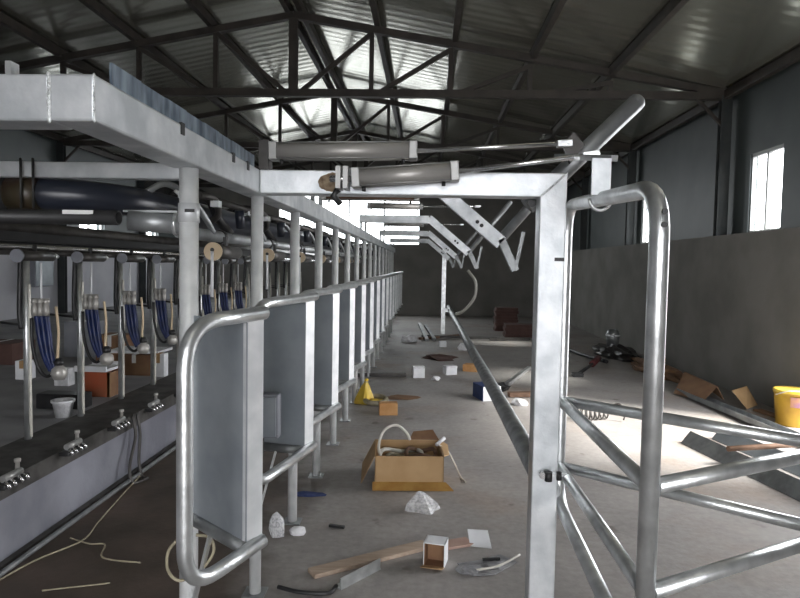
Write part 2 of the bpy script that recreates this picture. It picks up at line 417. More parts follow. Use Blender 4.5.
# near portal: cross beam and right post, mitred
CY0, CY1 = 2.70, 2.80; QX0, QX1 = .468, .578
MB().prism([(BX1, CY0, BZ0), (QX0, CY0, BZ0), (QX1, CY0, BZ1), (BX1, CY0, BZ1)], (0, .1, 0)).build('cross_beam', 'galv_beam', fr, .005)
MB().prism([(QX0, CY0, 0), (QX1, CY0, 0), (QX1, CY0, BZ1), (QX0, CY0, BZ0)], (0, .1, 0)).build('corner_post', 'galv_beam', fr, .005)
MB().bar((QX0, CY0 - .001, BZ0), (QX1, CY0 - .001, BZ1), .004, .006, (0, 1, 0)).build('mitre_weld', 'weld', fr)
MB().box(.535, .575, CY0 - .004, CY0 + .002, hz(.03), hz(.045)).build('slot', 'bolt', fr)
rb = MB().blob((-.405, CY0, hz(.345)), (.052, .003, .04), .10, 3, 5).build('rust_spot', 'rust', fr)
# kerb rail along the right of the aisle
MB().tube([(.56, CY1, .54), (.56, 15.4, .54)], .052, 18).build('kerb_rail', 'galv_dull', fr)
MB().box(.36, .45, 14.3, 14.39, 0, hz(.46)).build('far_post', 'galv', fr)
MB().box(.45, .56, 14.31, 14.38, .50, .58).build('rail_bracket', 'galv', fr)
# the overhead gate supports further down the aisle
for j, y in enumerate((4.3, 7.55, 10.8, 14.0)):
    MB().box(-.80, .02, y, y + .09, hz(.50), hz(.59)).build('upper_cross_beam', 'galv_beam', fr, .004)
    for x in (-.79, -.735): MB().box(x, x + .025, y + .02, y + .05, BZ1, hz(.50)).build('stub', 'galv_dull', fr)
    MB().bar((.02, y + .045, hz(.565)), (.50, y + .045, hz(.165)), .06, .088, (0, 0, 1)).build('diagonal_brace', 'galv_beam', fr)
    for a in (.66, .72): MB().tube([(.02 + .48 * a, y + .010, hz(.565 - .40 * a)), (.02 + .48 * a, y + .017, hz(.565 - .40 * a))], .013, 10).build('brace_hole', 'bolt', fr)
    MB().bar((.50, y + .045, hz(.19)), (.60, y + .045, hz(-.02)), .05, .06, (0, 1, 0)).build('drop_leg', 'galv_dull', fr)
    MB().bar((.60, y + .045, hz(-.02)), (.65, y + .045, hz(.24)), .02, .03, (0, 1, 0)).build('stay', 'galv_dull', fr)

def lift_arm(y, a, c, r, label):
    t = thing('lift_arm', (a[0], y, hz(a[1])), label, 'gate arm', 'raised arms of the exit gates')
    A = Vector((a[0], y, hz(a[1]))); C = Vector((c[0], y, hz(c[1])))
    MB().tube([A, C], r, 18).build('arm_tube', 'galv_dull', t)
    d = (C - A).normalized()
    MB().lathe([(r, 0), (r * .92, r * .5), (r * .6, r * .85), (0, r)], C, d).build('end_cap', 'galv_dull', t)
    MB().tube([A + d * .02 + Vector((0, -r - .012, 0)), A + d * .02 + Vector((0, r + .012, 0))], .02, 12).build('pivot_pin', 'bolt', t)
    return t
ARM = [(2.86, (.44, .27), (.895, .722), .038, 'thick grey lift arm rising above the near corner post'),
       (4.36, (.50, .19), (.99, .77), .032, 'lift arm on the second overhead gate support, behind the corner post'),
       (7.61, (.50, .17), (.97, .76), .028, 'thin lift arm on the third overhead gate support down the aisle'),
       (10.86, (.50, .17), (.97, .76), .028, 'thin lift arm on the fourth overhead gate support down the aisle')]
for a in ARM: lift_arm(*a)
# lug plate on the near arm
lp = MB().prism([(.575, 2.80, hz(.53)), (.62, 2.80, hz(.585)), (.67, 2.80, hz(.53)), (.61, 2.80, hz(.45))], (0, .02, 0)).build('lug_plate', 'darksteel')
tag(lp, 'diamond lug plate where the upper piston rod meets the thick lift arm', 'plate')

def cylinder(a, c, e, r, label, m='alu', mounts=True):
    a, c, e = Vector(a), Vector(c), Vector(e); d = (c - a).normalized()
    t = thing('air_cylinder', a, label, 'air cylinder', 'air cylinders on the gate supports')
    MB().tube([a + d * .03, c - d * .03], r, 20).build('barrel', m, t)
    w = MB()
    for s in range(3):
        q = 2 * PI * s / 3 + .5
    for p, q in ((a, a + d * .035), (c - d * .035, c)):
        MB().bar(p, q, r * 2.15, r * 2.15).build('end_cap', 'alu_cap', t, .004)
    for sx in (-1, 1):
        for sz in (-1, 1):
            o = Vector((0, sx * r * .93, sz * r * .93)); MB().tube([a + o, c + o], r * .09, 6).build('tie_rod', 'alu_cap', t)
    MB().tube([c, e], r * .27, 12).build('piston_rod', 'chrome', t)
    MB().bar(e - (e - c).normalized() * .05, e + (e - c).normalized() * .015, r * .95, r * .8).build('rod_clevis', 'galv', t, .003)
    for q in (a + d * .05, c - d * .06): MB().tube([q + Vector((0, 0, -r)), q + Vector((0, 0, -r - .018))], .008, 8).build('port_fitting', 'bolt', t)
    return t
cylinder((-.69, 2.80, hz(.487)), (-.048, 2.80, hz(.497)), (.60, 2.80, hz(.535)), .036, 'long upper air cylinder above the near cross beam')
MB_ = MB().box(-.73, -.69, 2.76, 2.84, BZ1, hz(.53)).box(-.75, -.66, 2.76, 2.84, BZ1, BZ1 + .01)
tag(MB_.build('cylinder_bracket', 'darksteel'), 'dark bracket holding the upper air cylinder on the side beam', 'bracket')
cylinder((-.31, 2.63, hz(.352)), (.125, 2.63, hz(.386)), (.655, 2.56, hz(.447)), .037, 'lower air cylinder in front of the near cross beam')
cb = thing('clevis_mount', (-.35, 2.66, hz(.33)), 'clevis mount by the rusty spot, holding the lower air cylinder', 'bracket')
MB().box(-.375, -.355, 2.61, 2.70, hz(.31), hz(.40)).build('ear', 'alu_cap', cb); MB().box(-.345, -.325, 2.61, 2.70, hz(.31), hz(.40)).build('ear', 'alu_cap', cb)
MB().tube([(-.40, 2.63, hz(.35)), (-.30, 2.63, hz(.35))], .014, 10).build('pin', 'chrome', cb)
MB().tube([(-.37, 2.66, hz(.31)), (-.39, 2.66, hz(.285)), (-.36, 2.67, hz(.25))], .014, 8).build('nozzle', 'bolt', cb)
for j, y in enumerate((4.3, 7.55, 10.8)):
    nm = ('second', 'third', 'fourth')[j]
    cylinder((-.70, y - .06, hz(.46 if j == 0 else .69)), (-.05, y - .06, hz(.46 if j == 0 else .69)), (.60, y - .06, hz(.50 if j == 0 else .70)), .034, 'air cylinder at the %s overhead gate support down the aisle' % nm, 'rustpipe' if j == 0 else 'alu')

# ------------------------------------------------------------------ stall gates
def stall_gate(k, loc, C, E, Lp, label):
    t = thing('stall_gate', loc, label, 'stall gate', 'stall gates along the post row')
    o = Vector(loc); zb, zt = .71, 1.35
    W = lambda p, z: o + Vector((p[0], p[1], z))
    n = Vector((-C[1], C[0], 0)).normalized()
    S = (.03 * C[0] / math.hypot(*C) , .03 * C[1] / math.hypot(*C))
    mid = (S[0] + (C[0] - S[0]) * .42, S[1] + (C[1] - S[1]) * .42)
    zf = .95
    pn = MB().prism([W(S, zf), W(C, zf), W(C, zt), W(S, zt)], n * .004)
    pn.prism([W(mid, zb), W(C, zb), W(C, zf), W(mid, zf)], n * .004)
    pn.prism([W(S, zb), W(mid, zb), W(mid, zf), W(S, zf)], n * .022)
    pn.build('panel', 'sheet', t)
    d = (Vector((E[0], E[1], 0)) - Vector((C[0], C[1], 0))); nn = Vector((-d.y, d.x, 0)).normalized()
    MB().prism([W(C, zb - .015), W(E, zb - .015), W(E, zt + .01), W(C, zt + .01)], nn * .02).build('edge_post', 'galv_light', t, .003)
    MB().tube([W(S, zb - .02), W(C, zb - .02)], .02, 12).build('bottom_tube', 'galv_dull', t)
    top, bot = H - .144, zb - .012
    q = .10
    path = fillet([W(E, top), W(Lp, top - .012), W(Lp, bot - .025), W(E, bot)], .12, 8)
    MB().tube(path, .0205, 16).build('loop_tube', 'galv', t)
    MB().bar(W((S[0] + .07, S[1] - .02), zb - .03), W((0.0, -.03), .30), .03, .008).build('strut', 'galv', t)
    return t
def gl(k):
    return ['grey stall gate nearest the front, swung out, with its bent loop in full view',
            'second stall gate from the front, behind the loop of the nearest'][k] if k < 2 else '%s stall gate from the front along the post row' % ORD[k]
g0 = stall_gate(0, (PX, PY[0], 0), (.25, -.22), (.288, -.175), (.158, -.45), gl(0))
g1 = stall_gate(1, (PX, PY[1], 0), (.232, -.05), (.262, .01), (.12, -.50), gl(1))
for k in range(2, 15): dup(g1, (PX, PY[k], 0), gl(k))
jb = thing('junction_box', (-.70, 2.66, .75), 'grey junction box behind the edge of the nearest stall gate', 'junction box')
MB().box(-.71, -.622, 2.70, 2.76, .765, .955).build('housing', 'greybox', jb, .006)
MB().box(-.70, -.632, 2.69, 2.70, .775, .945).build('cover', 'sheet', jb)
MB().tube([(-.70, 2.73, .78), (-.70, 2.73, .70), (-.73, 2.80, .62)], .01, 8).build('cable', 'black', jb)

# ------------------------------------------------------------------ triangular sorting gate on the right
A = (.615, 2.86); B = (.62, 1.74); D = (1.42, 2.20)
sg = thing('sorting_gate', (.63, 2.3, .3), 'galvanised three-sided tube gate hung beside the corner post', 'gate')
zt1, zt0 = hz(.275), hz(.222); z1, z2, z3 = hz(-.59), hz(-.886), hz(-1.06)
MB().tube(fillet([(*B, hz(-1.13)), (*A, hz(-1.045)), (*A, zt1), (*B, zt0), (*B, 0.32)], .14, 8), .0262, 18).build('hoop_frame', 'galv', sg)
for z in (z1, z2):
    for p, q in ((A, B), (B, D), (A, D)):
        u = Vector((q[0] - p[0], q[1] - p[1], 0)).normalized() * .02
        MB().tube([(p[0] + u.x, p[1] + u.y, z), (q[0] - u.x, q[1] - u.y, z)], .023, 16).build('rail', 'galv', sg)
MB().tube([(*D, z3), (*D, hz(-.4))], .0262, 18).build('end_upright', 'galv', sg)
for z in (hz(.155), hz(.12)): MB().tube([(.622, 1.715, z), (.622, 1.709, z)], .008, 10).build('bolt_hole', 'bolt', sg)
sgo = sg
hk = thing('hanger_bracket', (.63, 2.3, hz(.25)), 'plate hanger with a round clamp holding the top tube of the sorting gate', 'bracket')
MB().bar((.54, 2.74, hz(.468)), (.652, 2.29, hz(.388)), .025, .022).build('support_bar', 'galv', hk)
MB().box(.574, .640, 2.285, 2.297, hz(.26), hz(.388)).build('hanger_plate', 'galv_beam', hk)
ring = [(.607 + .038 * math.cos(a), 2.29, hz(.247) + .040 * math.sin(a)) for a in [PI + PI * i / 12 for i in range(13)]]
MB().tube(ring, .006, 8).build('clamp', 'galv', hk)
hg = thing('gate_hinge', (.6, 2.75, hz(-.9)), 'bolted hinge joining the sorting gate to the corner post', 'hinge')
MB().box(.50, .62, 2.672, 2.70, hz(-.875), hz(-.862)).build('strap', 'galv', hg)
MB().tube([(.53, 2.66, hz(-.85)), (.53, 2.66, hz(-.89))], .016, 8).build('bolt', 'bolt', hg); MB().tube([(.575, 2.665, hz(-.852)), (.575, 2.665, hz(-.886))], .011, 8).build('bolt', 'bolt', hg)
MB().tube([(.505, 2.66, hz(-.868)), (.512, 2.69, hz(-.868))], .014, 10).build('nut', 'chrome', hg)

# ------------------------------------------------------------------ pipes hung on the near line
np_ = thing('milk_pipe', (-1.4, 2.1, hz(.16)), 'thick navy pipe hung under the cross tube and bending away along the post row', 'pipe')
pth = fillet([(-1.62, 2.07, hz(.216)), (-1.06, 2.08, hz(.214)), (-.98, 2.75, hz(.20)), (-.99, 14, hz(.20))], .3, 10)
MB().tube(pth, .053, 20).build('pipe_run', 'navy', np_)
MB().tube([(-3.3, 2.07, hz(.214)), (-1.36, 2.07, hz(.214))], .0535, 20).build('dark_sleeve', 'black', np_)
MB().tube([(-1.37, 2.07, hz(.214)), (-1.265, 2.07, hz(.214))], .0545, 20).build('printed_band', 'reddish', np_)
for x in (-1.295, -1.255):
    for y, z in ((2.005, .16), (2.085, .25)): MB().tube([(x, y, hz(.32)), (x, y, hz(z))], .004, 6).build('hanger_bolt', 'bolt', np_)
MB().tube([(-.925, 2.33, hz(.26)), (-.905, 2.36, hz(.235)), (-.895, 2.38, hz(.19))], .007, 8).build('strap', 'galv', np_)
bp = thing('open_pipe', (-1.4, 2.12, hz(.12)), 'black pipe with a white sticker and an open round end, under the navy pipe', 'pipe')
MB().pipe((-3.3, 2.14, hz(.142)), (-.985, 2.02, hz(.136)), .0235, .019).build('pipe_body', 'black', bp)
MB().box(-1.16, -1.06, 2.003, 2.006, hz(.145), hz(.158)).build('sticker', 'label', bp)
gp = thing('grey_pipe', (-.95, 2.2, hz(.1)), 'short grey pipe running into the first post behind the open black pipe', 'pipe')
MB().tube([(-1.0, 2.12, hz(.135)), (-.84, 2.16, hz(.127))], .034, 20).build('pipe_body', 'galv_dull', gp)
MB().tube([(-.86, 2.155, hz(.128)), (-.85, 2.157, hz(.1275))], .037, 20).build('end_band', 'galv', gp)
MB().box(-1.02, -.84, 2.12, 2.135, hz(.163), hz(.170)).build('top_strip', 'galv', gp)
al = thing('air_line', (-1.0, 6, hz(.25)), 'black air line running above the navy pipe behind the post row', 'pipe')
MB().tube([(-1.08, 2.5, hz(.275)), (-1.06, 14, hz(.275))], .042, 16).build('pipe_body', 'black', al)
MB().tube([(-.90, 2.5, hz(.262)), (-.89, 14, hz(.262))], .016, 12).build('side_tube', 'darksteel', al)
for k in range(12):
    MB().tube([(-1.07, 2.62 + .825 * k, hz(.275)), (-1.07, 2.65 + .825 * k, hz(.275))], .046, 14).build('joint_band', 'bolt', al)
lp = thing('vacuum_pipe', (-.9, 5, hz(.08)), 'grey pipe running level just behind the post row under the hoses', 'pipe')
MB().tube([(-.88, 2.25, hz(.108)), (-.88, 14, hz(.108))], .024, 14).build('pipe_body', 'galv_dull', lp)
for k in range(12): MB().tube([(-.88, 2.7 + .825 * k, hz(.108)), (-.88, 2.73 + .825 * k, hz(.108))], .029, 12).build('pipe_clip', 'bolt', lp)
# hoses arching from the milk pipe down to the level pipe, one per stall
def hose_set():
    t = thing('hose_drop', (-.95, 2.35, hz(.1)), '', 'hose', 'hose drops along the milk pipe')
    MB().tube(spline([(-1.02, 2.30, hz(.25)), (-.96, 2.34, hz(.285)), (-.90, 2.42, hz(.24)), (-.87, 2.50, hz(.17)), (-.86, 2.56, hz(.12))]), .012, 10).build('grey_hose', 'galv_dull', t)
    MB().tube(spline([(-1.05, 2.55, hz(.24)), (-.98, 2.60, hz(.29)), (-.91, 2.66, hz(.26)), (-.90, 2.74, hz(.19)), (-.88, 2.84, hz(.13))]), .020, 12).build('black_hose', 'black', t)
    MB().tube(spline([(-.93, 2.50, hz(.25)), (-.885, 2.55, hz(.265)), (-.87, 2.62, hz(.25)), (-.88, 2.68, hz(.2)), (-.92, 2.7, hz(.17))]), .014, 10).build('coiled_hose', 'darksteel', t)
    MB().box(-.915, -.885, 2.33, 2.36, hz(.235), hz(.26)).build('clip', 'galv', t); MB().box(-.88, -.845, 2.58, 2.62, hz(.225), hz(.25)).build('clip', 'galv', t)
    MB().tube([(-.86, 2.92, hz(.24)), (-.86, 2.94, hz(.16))], .022, 12).build('blue_fitting', 'navy', t)
    return t
h0 = hose_set(); h0['label'] = 'hoses arching over the navy pipe between the first and second posts'
for k in range(1, 11):
    dup(h0, (-.95, 2.35 + .825 * k, hz(.1)), 'hoses arching over the navy pipe between the %s and %s posts' % (ORD[k], ORD[k + 1]))

def retractor(loc, label, group, vertical=True, disc='beige'):
    x, y, z = loc
    t = thing('retraction_cylinder', loc, label, 'cylinder', group)
    MB().tube([(x, y, z), (x, y + .012, z)], .034, 22).build('end_disc', disc, t)
    MB().tube([(x, y + .012, z), (x, y + .30, z)], .026, 18).build('barrel', 'darksteel', t)
    MB().tube([(x, y + .30, z), (x, y + .36, z)], .026, 16, .008).build('cone', 'galv', t)
    MB().box(x - .006, x + .006, y + .14, y + .16, z + .02, z + .06).build('hanger', 'bolt', t)
    if vertical:
        MB().tube([(x, y - .006, z), (x, y - .006, z - .17)], .006, 8).build('cord', 'white', t)
        MB().tube([(x, y - .004, z + .006), (x, y - .007, z + .006)], .008, 8).build('screw', 'bolt', t)
    return t
for k in range(7):
    y = 2.36 + .825 * k
    retractor((-.795, y, hz(.040)), 'beige-ended retraction cylinder behind the post row, %s from the front' % ORD[k], 'retraction cylinders on the near line')

# ------------------------------------------------------------------ far line: rack over the pit curb
rk = thing('pipeline_rack', (-2.3, 5, .42), 'dark pipe rack on thin uprights standing along the far side of the pit', 'rack')
MB().box(-2.12, -2.06, 2.2, 14, hz(.09), hz(.135)).build('rail', 'black', rk)
MB().box(-2.40, -2.34, 2.2, 14, hz(.05), hz(.10)).build('rail', 'black', rk)
MB().tube([(-2.05, 2.2, hz(.062)), (-2.05, 14, hz(.062))], .012, 10).build('bright_pipe', 'chrome', rk)
MB().tube([(-2.10, 2.2, hz(.035)), (-2.10, 14, hz(.035))], .018, 10).build('dark_pipe', 'darksteel', rk)
MB().tube([(-2.3, 2.2, hz(.17)), (-2.3, 14, hz(.17))], .045, 14).build('main_pipe', 'darksteel', rk)
for k in range(16):
    y = 3.16 + .595 * k
    u = MB().tube([(-2.40, y, .42), (-2.40, y, hz(.06))], .020, 12).build('upright', 'galv', rk)
    MB().tube(spline([(-2.375, y - .01, hz(-.15)), (-2.36, y - .03, hz(-.45)), (-2.37, y - .02, hz(-.75)), (-2.38, y, hz(-1.08))]), .009, 8).build('clear_hose', 'clearhose', u)
    MB().tube(spline([(-2.425, y - .01, hz(.02)), (-2.43, y - .02, hz(-.3)), (-2.42, y - .02, hz(-.42))]), .016, 8).build('black_hose', 'black', u)
    MB().tube([(-2.40, y, hz(-.40)), (-2.70, y + .06, hz(-.385))], .008, 8).build('side_arm', 'black', u)
    if k < 10:
        MB().box(-2.33, -2.29, y + .2, y + .24, hz(.135), hz(.2)).build('pipe_saddle', 'bolt', rk)
for k in range(9):
    y = 3.10 + .55 * k
    retractor((-2.03, y, hz(.015)), 'retraction cylinder under the far rack, %s from the left edge' % ORD[k], 'retraction cylinders on the far line', False, 'greybox')

def cluster(loc):
    x, y, z = loc
    t = thing('milking_cluster', loc, '', 'milking cluster', 'milking clusters hanging along the far rack')
    for s in (-1, 0, 1):
        MB().tube(spline([(x + s * .028, y, z - .32), (x + .01 + s * .028, y + .01, z - .45), (x + .035 + s * .022, y, z - .56), (x + .07 + s * .012, y - .01, z - .64)]), .015, 10).build('blue_hose', 'blue', t)
    MB().tube(spline([(x - .06, y, z - .34), (x - .055, y, z - .5), (x - .02, y, z - .63), (x + .03, y, z - .675), (x + .085, y, z - .63)]), .010, 8).build('black_hose', 'black', t)
    for s in (-1, 0, 1):
        MB().lathe([(.0, 0), (.016, 0), (.02, .03), (.014, .07), (.02, .075), (.016, .1), (0, .1)], (x + s * .034, y - .01, z - .325)).build('teat_cup', 'alu', t)
    MB().tube(spline([(x + .085, y, z - .27), (x + .098, y, z - .42), (x + .09, y, z - .58)]), .008, 8).build('pale_tube', 'beige', t)
    MB().lathe([(0, 0), (.03, 0), (.045, .03), (.04, .06), (.02, .08), (0, .085)], (x + .10, y, z - .69)).build('claw_bowl', 'alu', t)
    MB().lathe([(0, 0), (.025, 0), (.028, .02), (.015, .04), (0, .042)], (x + .10, y, z - .608)).build('claw_cap', 'black', t)
    MB().tube([(x, y, z - .24), (x, y, z - .02)], .006, 8).build('cord', 'white', t)
    return t
c0 = cluster((-2.20, 3.58, hz(0)))
c0['label'] = 'milking cluster with blue hoses, leftmost along the far rack'
for k in range(1, 8):
    dup(c0, (-2.20, 3.58 + .55 * k, hz(0)), 'milking cluster with blue hoses, %s from the left edge along the far rack' % ORD[k])

def bracket(loc):
    x, y, z = loc
    t = thing('hose_valve', loc, '', 'valve', 'valves on the pit curb')
    MB().box(x - .03, x + .03, y - .10, y + .10, z - .035, z - .01).build('base', 'black', t, .005)
    MB().tube([(x + .0, y - .07, z + .012), (x, y + .07, z + .012)], .018, 12).build('valve_body', 'alu_cap', t)
    for s in (-.07, -.025, .03, .075): MB().tube([(x + .01, y + s, z), (x + .04, y + s, z - .03)], .009, 8).build('nipple', 'chrome', t)
    MB().lathe([(0, 0), (.012, 0), (.010, .035), (.016, .04), (.016, .055), (0, .06)], (x - .01, y + .06, z + .02)).build('knob', 'alu', t)
    return t
b0 = bracket((-2.035, 3.05, .435)); b0['label'] = 'chrome valve on a black base on the pit curb, leftmost'
for k in range(1, 9):
    dup(b0, (-2.035, 3.05 + .555 * k, .435), 'chrome valve on a black base on the pit curb, %s from the left edge' % ORD[k])
for i, dy in enumerate((0, .07)):
    h = MB().tube(spline([(-2.03, 4.35 + dy, .44), (-2.0, 4.33 + dy, .30), (-1.99, 4.22 + dy * 2, .12), (-1.96, 4.2 + dy * 2, .015), (-1.9, 4.3, .015)]), .011, 8).build('drain_hose', 'darksteel')
    tag(h, 'dark hose hanging down the white pit curb, %s of the pair' % ('left' if i == 0 else 'right'), 'hose', 'hoses down the pit curb')

# cables and a pipe lying in the pit
def cable(name, pts, r, m, label, cat='cable'):
    return tag(MB().tube(spline(pts), r, 8).build(name, m), label, cat)
cable('yellowed_cable', [(-1.99, 4.5, .02), (-1.93, 4.0, .012), (-1.86, 3.55, .012), (-1.82, 3.3, .012), (-1.93, 3.05, .012), (-2.0, 2.7, .012)], .005, 'cream', 'pale cable lying along the foot of the pit curb')
cable('loose_cable', [(-1.9, 3.33, .01), (-1.76, 3.27, .01), (-1.68, 3.27, .01), (-1.63, 3.14, .01), (-1.56, 3.1, .01), (-1.4, 3.08, .01)], .0045, 'cream', 'pale cable snaking across the muddy pit floor')
cable('short_cable', [(-1.72, 2.78, .01), (-1.6, 2.82, .01), (-1.45, 2.87, .01)], .004, 'cream', 'short pale cable at the bottom left on the muddy floor')
cable('floor_pipe', [(-1.98, 6.0, .03), (-1.98, 4.0, .03), (-1.98, 2.6, .03)], .014, 'galv_dull', 'thin grey pipe on the floor along the pit curb', 'pipe')
cable('ring_hose', [(-.775, 1.96, .635), (-.80, 1.96, .60), (-.805, 1.96, .55), (-.79, 1.97, .51), (-.757, 1.975, .50), (-.70, 1.99, .535), (-.668, 2.0, .585), (-.68, 2.0, .63), (-.72, 1.985, .645)], .005, 'cream', 'milky hose ring tied around the foot of the first post', 'hose')
cable('white_arc_hose', [(.60, 12.4, .60), (.72, 12.3, .66), (.86, 12.2, .82), (.95, 12.2, 1.0), (.94, 12.2, 1.25), (.80, 12.25, 1.45)], .03, 'clearhose', 'pale hose arching up from the kerb rail', 'hose')

# ------------------------------------------------------------------ things on the floor
K = H / 1.45
def rotz(c, a): return Matrix.Translation(Vector(c)) @ Matrix.Rotation(a, 4, 'Z')
def open_box(loc, a, w, d, h, t, m, name, par):
    return MB().box(-w/2, w/2, -d/2, -d/2 + t, 0, h).box(-w/2, w/2, d/2 - t, d/2, 0, h).box(-w/2, -w/2 + t, -d/2, d/2, 0, h).box(w/2 - t, w/2, -d/2, d/2, 0, h).box(-w/2, w/2, -d/2, d/2, 0, t).xf(rotz(loc, a)).build(name, m, par)
bxl = (-.10, 4.50, 0); ba = math.radians(4)
cx = thing('cardboard_box', bxl, 'open cardboard box of coiled tubes in the middle of the aisle', 'box')
open_box(bxl, ba, .47, .42, .225, .008, 'card', 'box_body', cx)
MB().prism([(-.24, -.225, .225), (-.24, .2, .225), (-.33, .17, .06), (-.33, -.20, .03)], (.006, 0, .006)).xf(rotz(bxl, ba)).build('left_flap', 'card', cx)
MB().prism([(-.25, -.215, .045), (.25, -.215, .045), (.30, -.26, .004), (-.25, -.26, .004)], (0, .004, .004)).xf(rotz(bxl, ba)).build('front_flap', 'tape', cx)
MB().prism([(.02, .215, .225), (.236, .215, .225), (.20, .32, .27), (.05, .30, .26)], (0, 0, .005)).xf(rotz(bxl, ba)).build('back_flap', 'card_dark', cx)
MB().prism([(.236, -.21, .225), (.236, .21, .225), (.30, .16, .20), (.28, -.12, .21)], (0, 0, .005)).xf(rotz(bxl, ba)).build('right_flap', 'card', cx)
for i, (r, z, m, dx) in enumerate(((.15, .10, 'clearhose', -.04), (.13, .14, 'cream', -.02), (.145, .17, 'clearhose', -.05), (.10, .19, 'rustpipe', .09))):
    pts = [(bxl[0] + dx + r * 1.05 * math.cos(q), bxl[1] + r * math.sin(q), z + .015 * math.sin(3 * q)) for q in [2 * PI * s / 20 for s in range(20)]]
    lb = ['lowest coil of pale hose in the open cardboard box', 'cream hose coil in the middle of the open cardboard box', 'topmost pale hose coil in the open cardboard box', 'brown hose coil at the right of the open cardboard box'][i]
    tag(MB().tube(pts, .015, 8).build('hose_coil', m), lb, 'hose', 'hose coils in the box')
cable('white_hose', [(-.29, 4.45, .12), (-.305, 4.42, .26), (-.27, 4.45, .36), (-.19, 4.5, .385), (-.12, 4.53, .33), (-.09, 4.55, .27)], .010, 'clearhose', 'white hose arching out of the open cardboard box', 'hose')
cable('thin_cable', [(.12, 4.55, .235), (.18, 4.6, .19), (.24, 4.62, .08), (.28, 4.55, .01), (.31, 4.45, .008)], .005, 'clearhose', 'thin pale cable trailing from the right of the cardboard box')
tag(MB().tube([(.10, 4.56, .235), (.16, 4.62, .27)], .014, 10).build('tube_end', 'film'), 'shiny tube end poking from the right side of the cardboard box', 'tube')

def crumple(name, c, r, m, label, cat, seed, sub=3, jit=.22):
    return tag(MB().blob((c[0], c[1], r[2] * .55), r, jit, sub, seed, .002).build(name, m), label, cat)
# clear bag: a tent of folds
bg = MB(); cxx, cyy = .01, 3.93; rnd = random.Random(4); rings = []
for i, (rr, zz) in enumerate(((1, 0), (.82, .04), (.5, .075), (.2, .105), (.02, .115))):
    for k in range(22):
        q = 2 * PI * k / 22; j = rr * (1 + .20 * math.sin(4 * q + i * .5) + rnd.uniform(-.03, .03))
        rings.append((cxx - .02 * i / 4 + .10 * j * math.cos(q), cyy + .075 * j * math.sin(q), zz + (.004 * rnd.random() if i else .002)))
bg.add(rings, [(i * 22 + k, i * 22 + (k + 1) % 22, (i + 1) * 22 + (k + 1) % 22, (i + 1) * 22 + k) for i in range(4) for k in range(22)], False)
tag(bg.build('plastic_bag', 'clearbag'), 'crumpled clear plastic bag lying in front of the cardboard box', 'bag')
crumple('crumpled_wrapper', (-.69, 3.50), (.05, .03, .032), 'film', 'crumpled white plastic wrapper at the foot of the third post', 'wrapper', 11, 2, .1)
crumple('plastic_sheet', (-.80, 3.46), (.045, .04, .09), 'clearbag', 'clear plastic sheet bunched against the third post', 'plastic sheet', 12, 2, .12)
tag(MB().blob((-.75, 4.12, .0), (.11, .05, .012), .3, 2, 3, .001).build('blue_rag', 'bluesmear'), 'flat dark blue rag on the aisle floor by the fourth post', 'rag')

wb = thing('white_carton', (.075, 3.2, 0), 'small white carton with an open brown front on the near floor', 'box')
wl = (.08, 3.22, 0); wa = math.radians(-12)
MB().box(-.055, .055, -.05, .05, .115, .119).box(-.055, -.051, -.05, .05, 0, .119).box(.051, .055, -.05, .05, 0, .119).box(-.055, .055, .046, .05, 0, .119).xf(rotz(wl, wa)).build('carton_body', 'white', wb)
MB().box(-.05, .05, .02, .044, .002, .113).box(-.0505, -.0455, -.048, .044, .002, .113).box(-.05, .05, -.048, .044, .001, .004).xf(rotz(wl, wa)).build('inside', 'card_dark', wb)
MB().prism([(-.055, -.05, .001), (.055, -.05, .001), (.05, -.10, .012), (-.06, -.10, .012)], (0, 0, .003)).xf(rotz(wl, wa)).build('flap', 'card', wb)
tag(MB().bar((-.53, 3.03, .012), (.03, 3.40, .012), .085, .022).build('wooden_plank', 'wood', bevel=.003), 'raw wooden plank on the near floor left of the white carton', 'plank')
ag = MB().bar((-.37, 2.90, .03), (-.20, 3.12, .03), .006, .055).bar((-.385, 2.915, .004), (-.215, 3.135, .004), .05, .006)
tag(ag.build('steel_angle', 'galv'), 'short galvanised steel angle in front of the wooden plank', 'steel angle')
cable('dark_rod', [(-.66, 2.89, .012), (-.55, 2.85, .012), (-.42, 2.85, .012), (-.39, 2.92, .012)], .010, 'black', 'bent dark rod on the floor at the bottom edge', 'rod')
tag(MB().bar((-.53, 3.62, .008), (-.44, 3.60, .008), .02, .014).build('dark_stick', 'black'), 'short dark stick alone on the floor left of the plastic bag', 'stick')
tag(MB().bar((.12, 3.40, .008), (.27, 3.47, .008), .09, .014).build('pink_board', 'pinkwood'), 'short pinkish board behind the white carton', 'board')
tag(MB().prism([(.27, 3.42, .002), (.385, 3.40, .002), (.37, 3.47, .065), (.26, 3.49, .06)], (0, .012, .004)).build('white_packet', 'white'), 'white packet leaning at the end of the pinkish board', 'packet')
fm = MB().prism([(.19, 3.2, .004), (.26, 3.08, .004), (.37, 3.10, .004), (.50, 3.24, .004), (.42, 3.32, .004), (.30, 3.24, .004)], (0, 0, .006))
fm.blob((.24, 3.13, .008), (.06, .05, .02), .3, 2, 8, .002).blob((.37, 3.2, .008), (.07, .05, .014), .3, 2, 9, .002)
tag(fm.build('grey_film', 'grayfilm'), 'flattened grey plastic film on the floor right of the white carton', 'plastic film')
cable('pale_rod', [(.28, 3.11, .02), (.40, 3.17, .02), (.52, 3.30, .02)], .006, 'clearhose', 'thin pale rod lying on the grey plastic film', 'rod')
tag(MB().bar((.32, 3.22, .024), (.41, 3.235, .024), .012, .012).build('black_clip', 'black'), 'small black clip lying on the grey plastic film', 'clip')

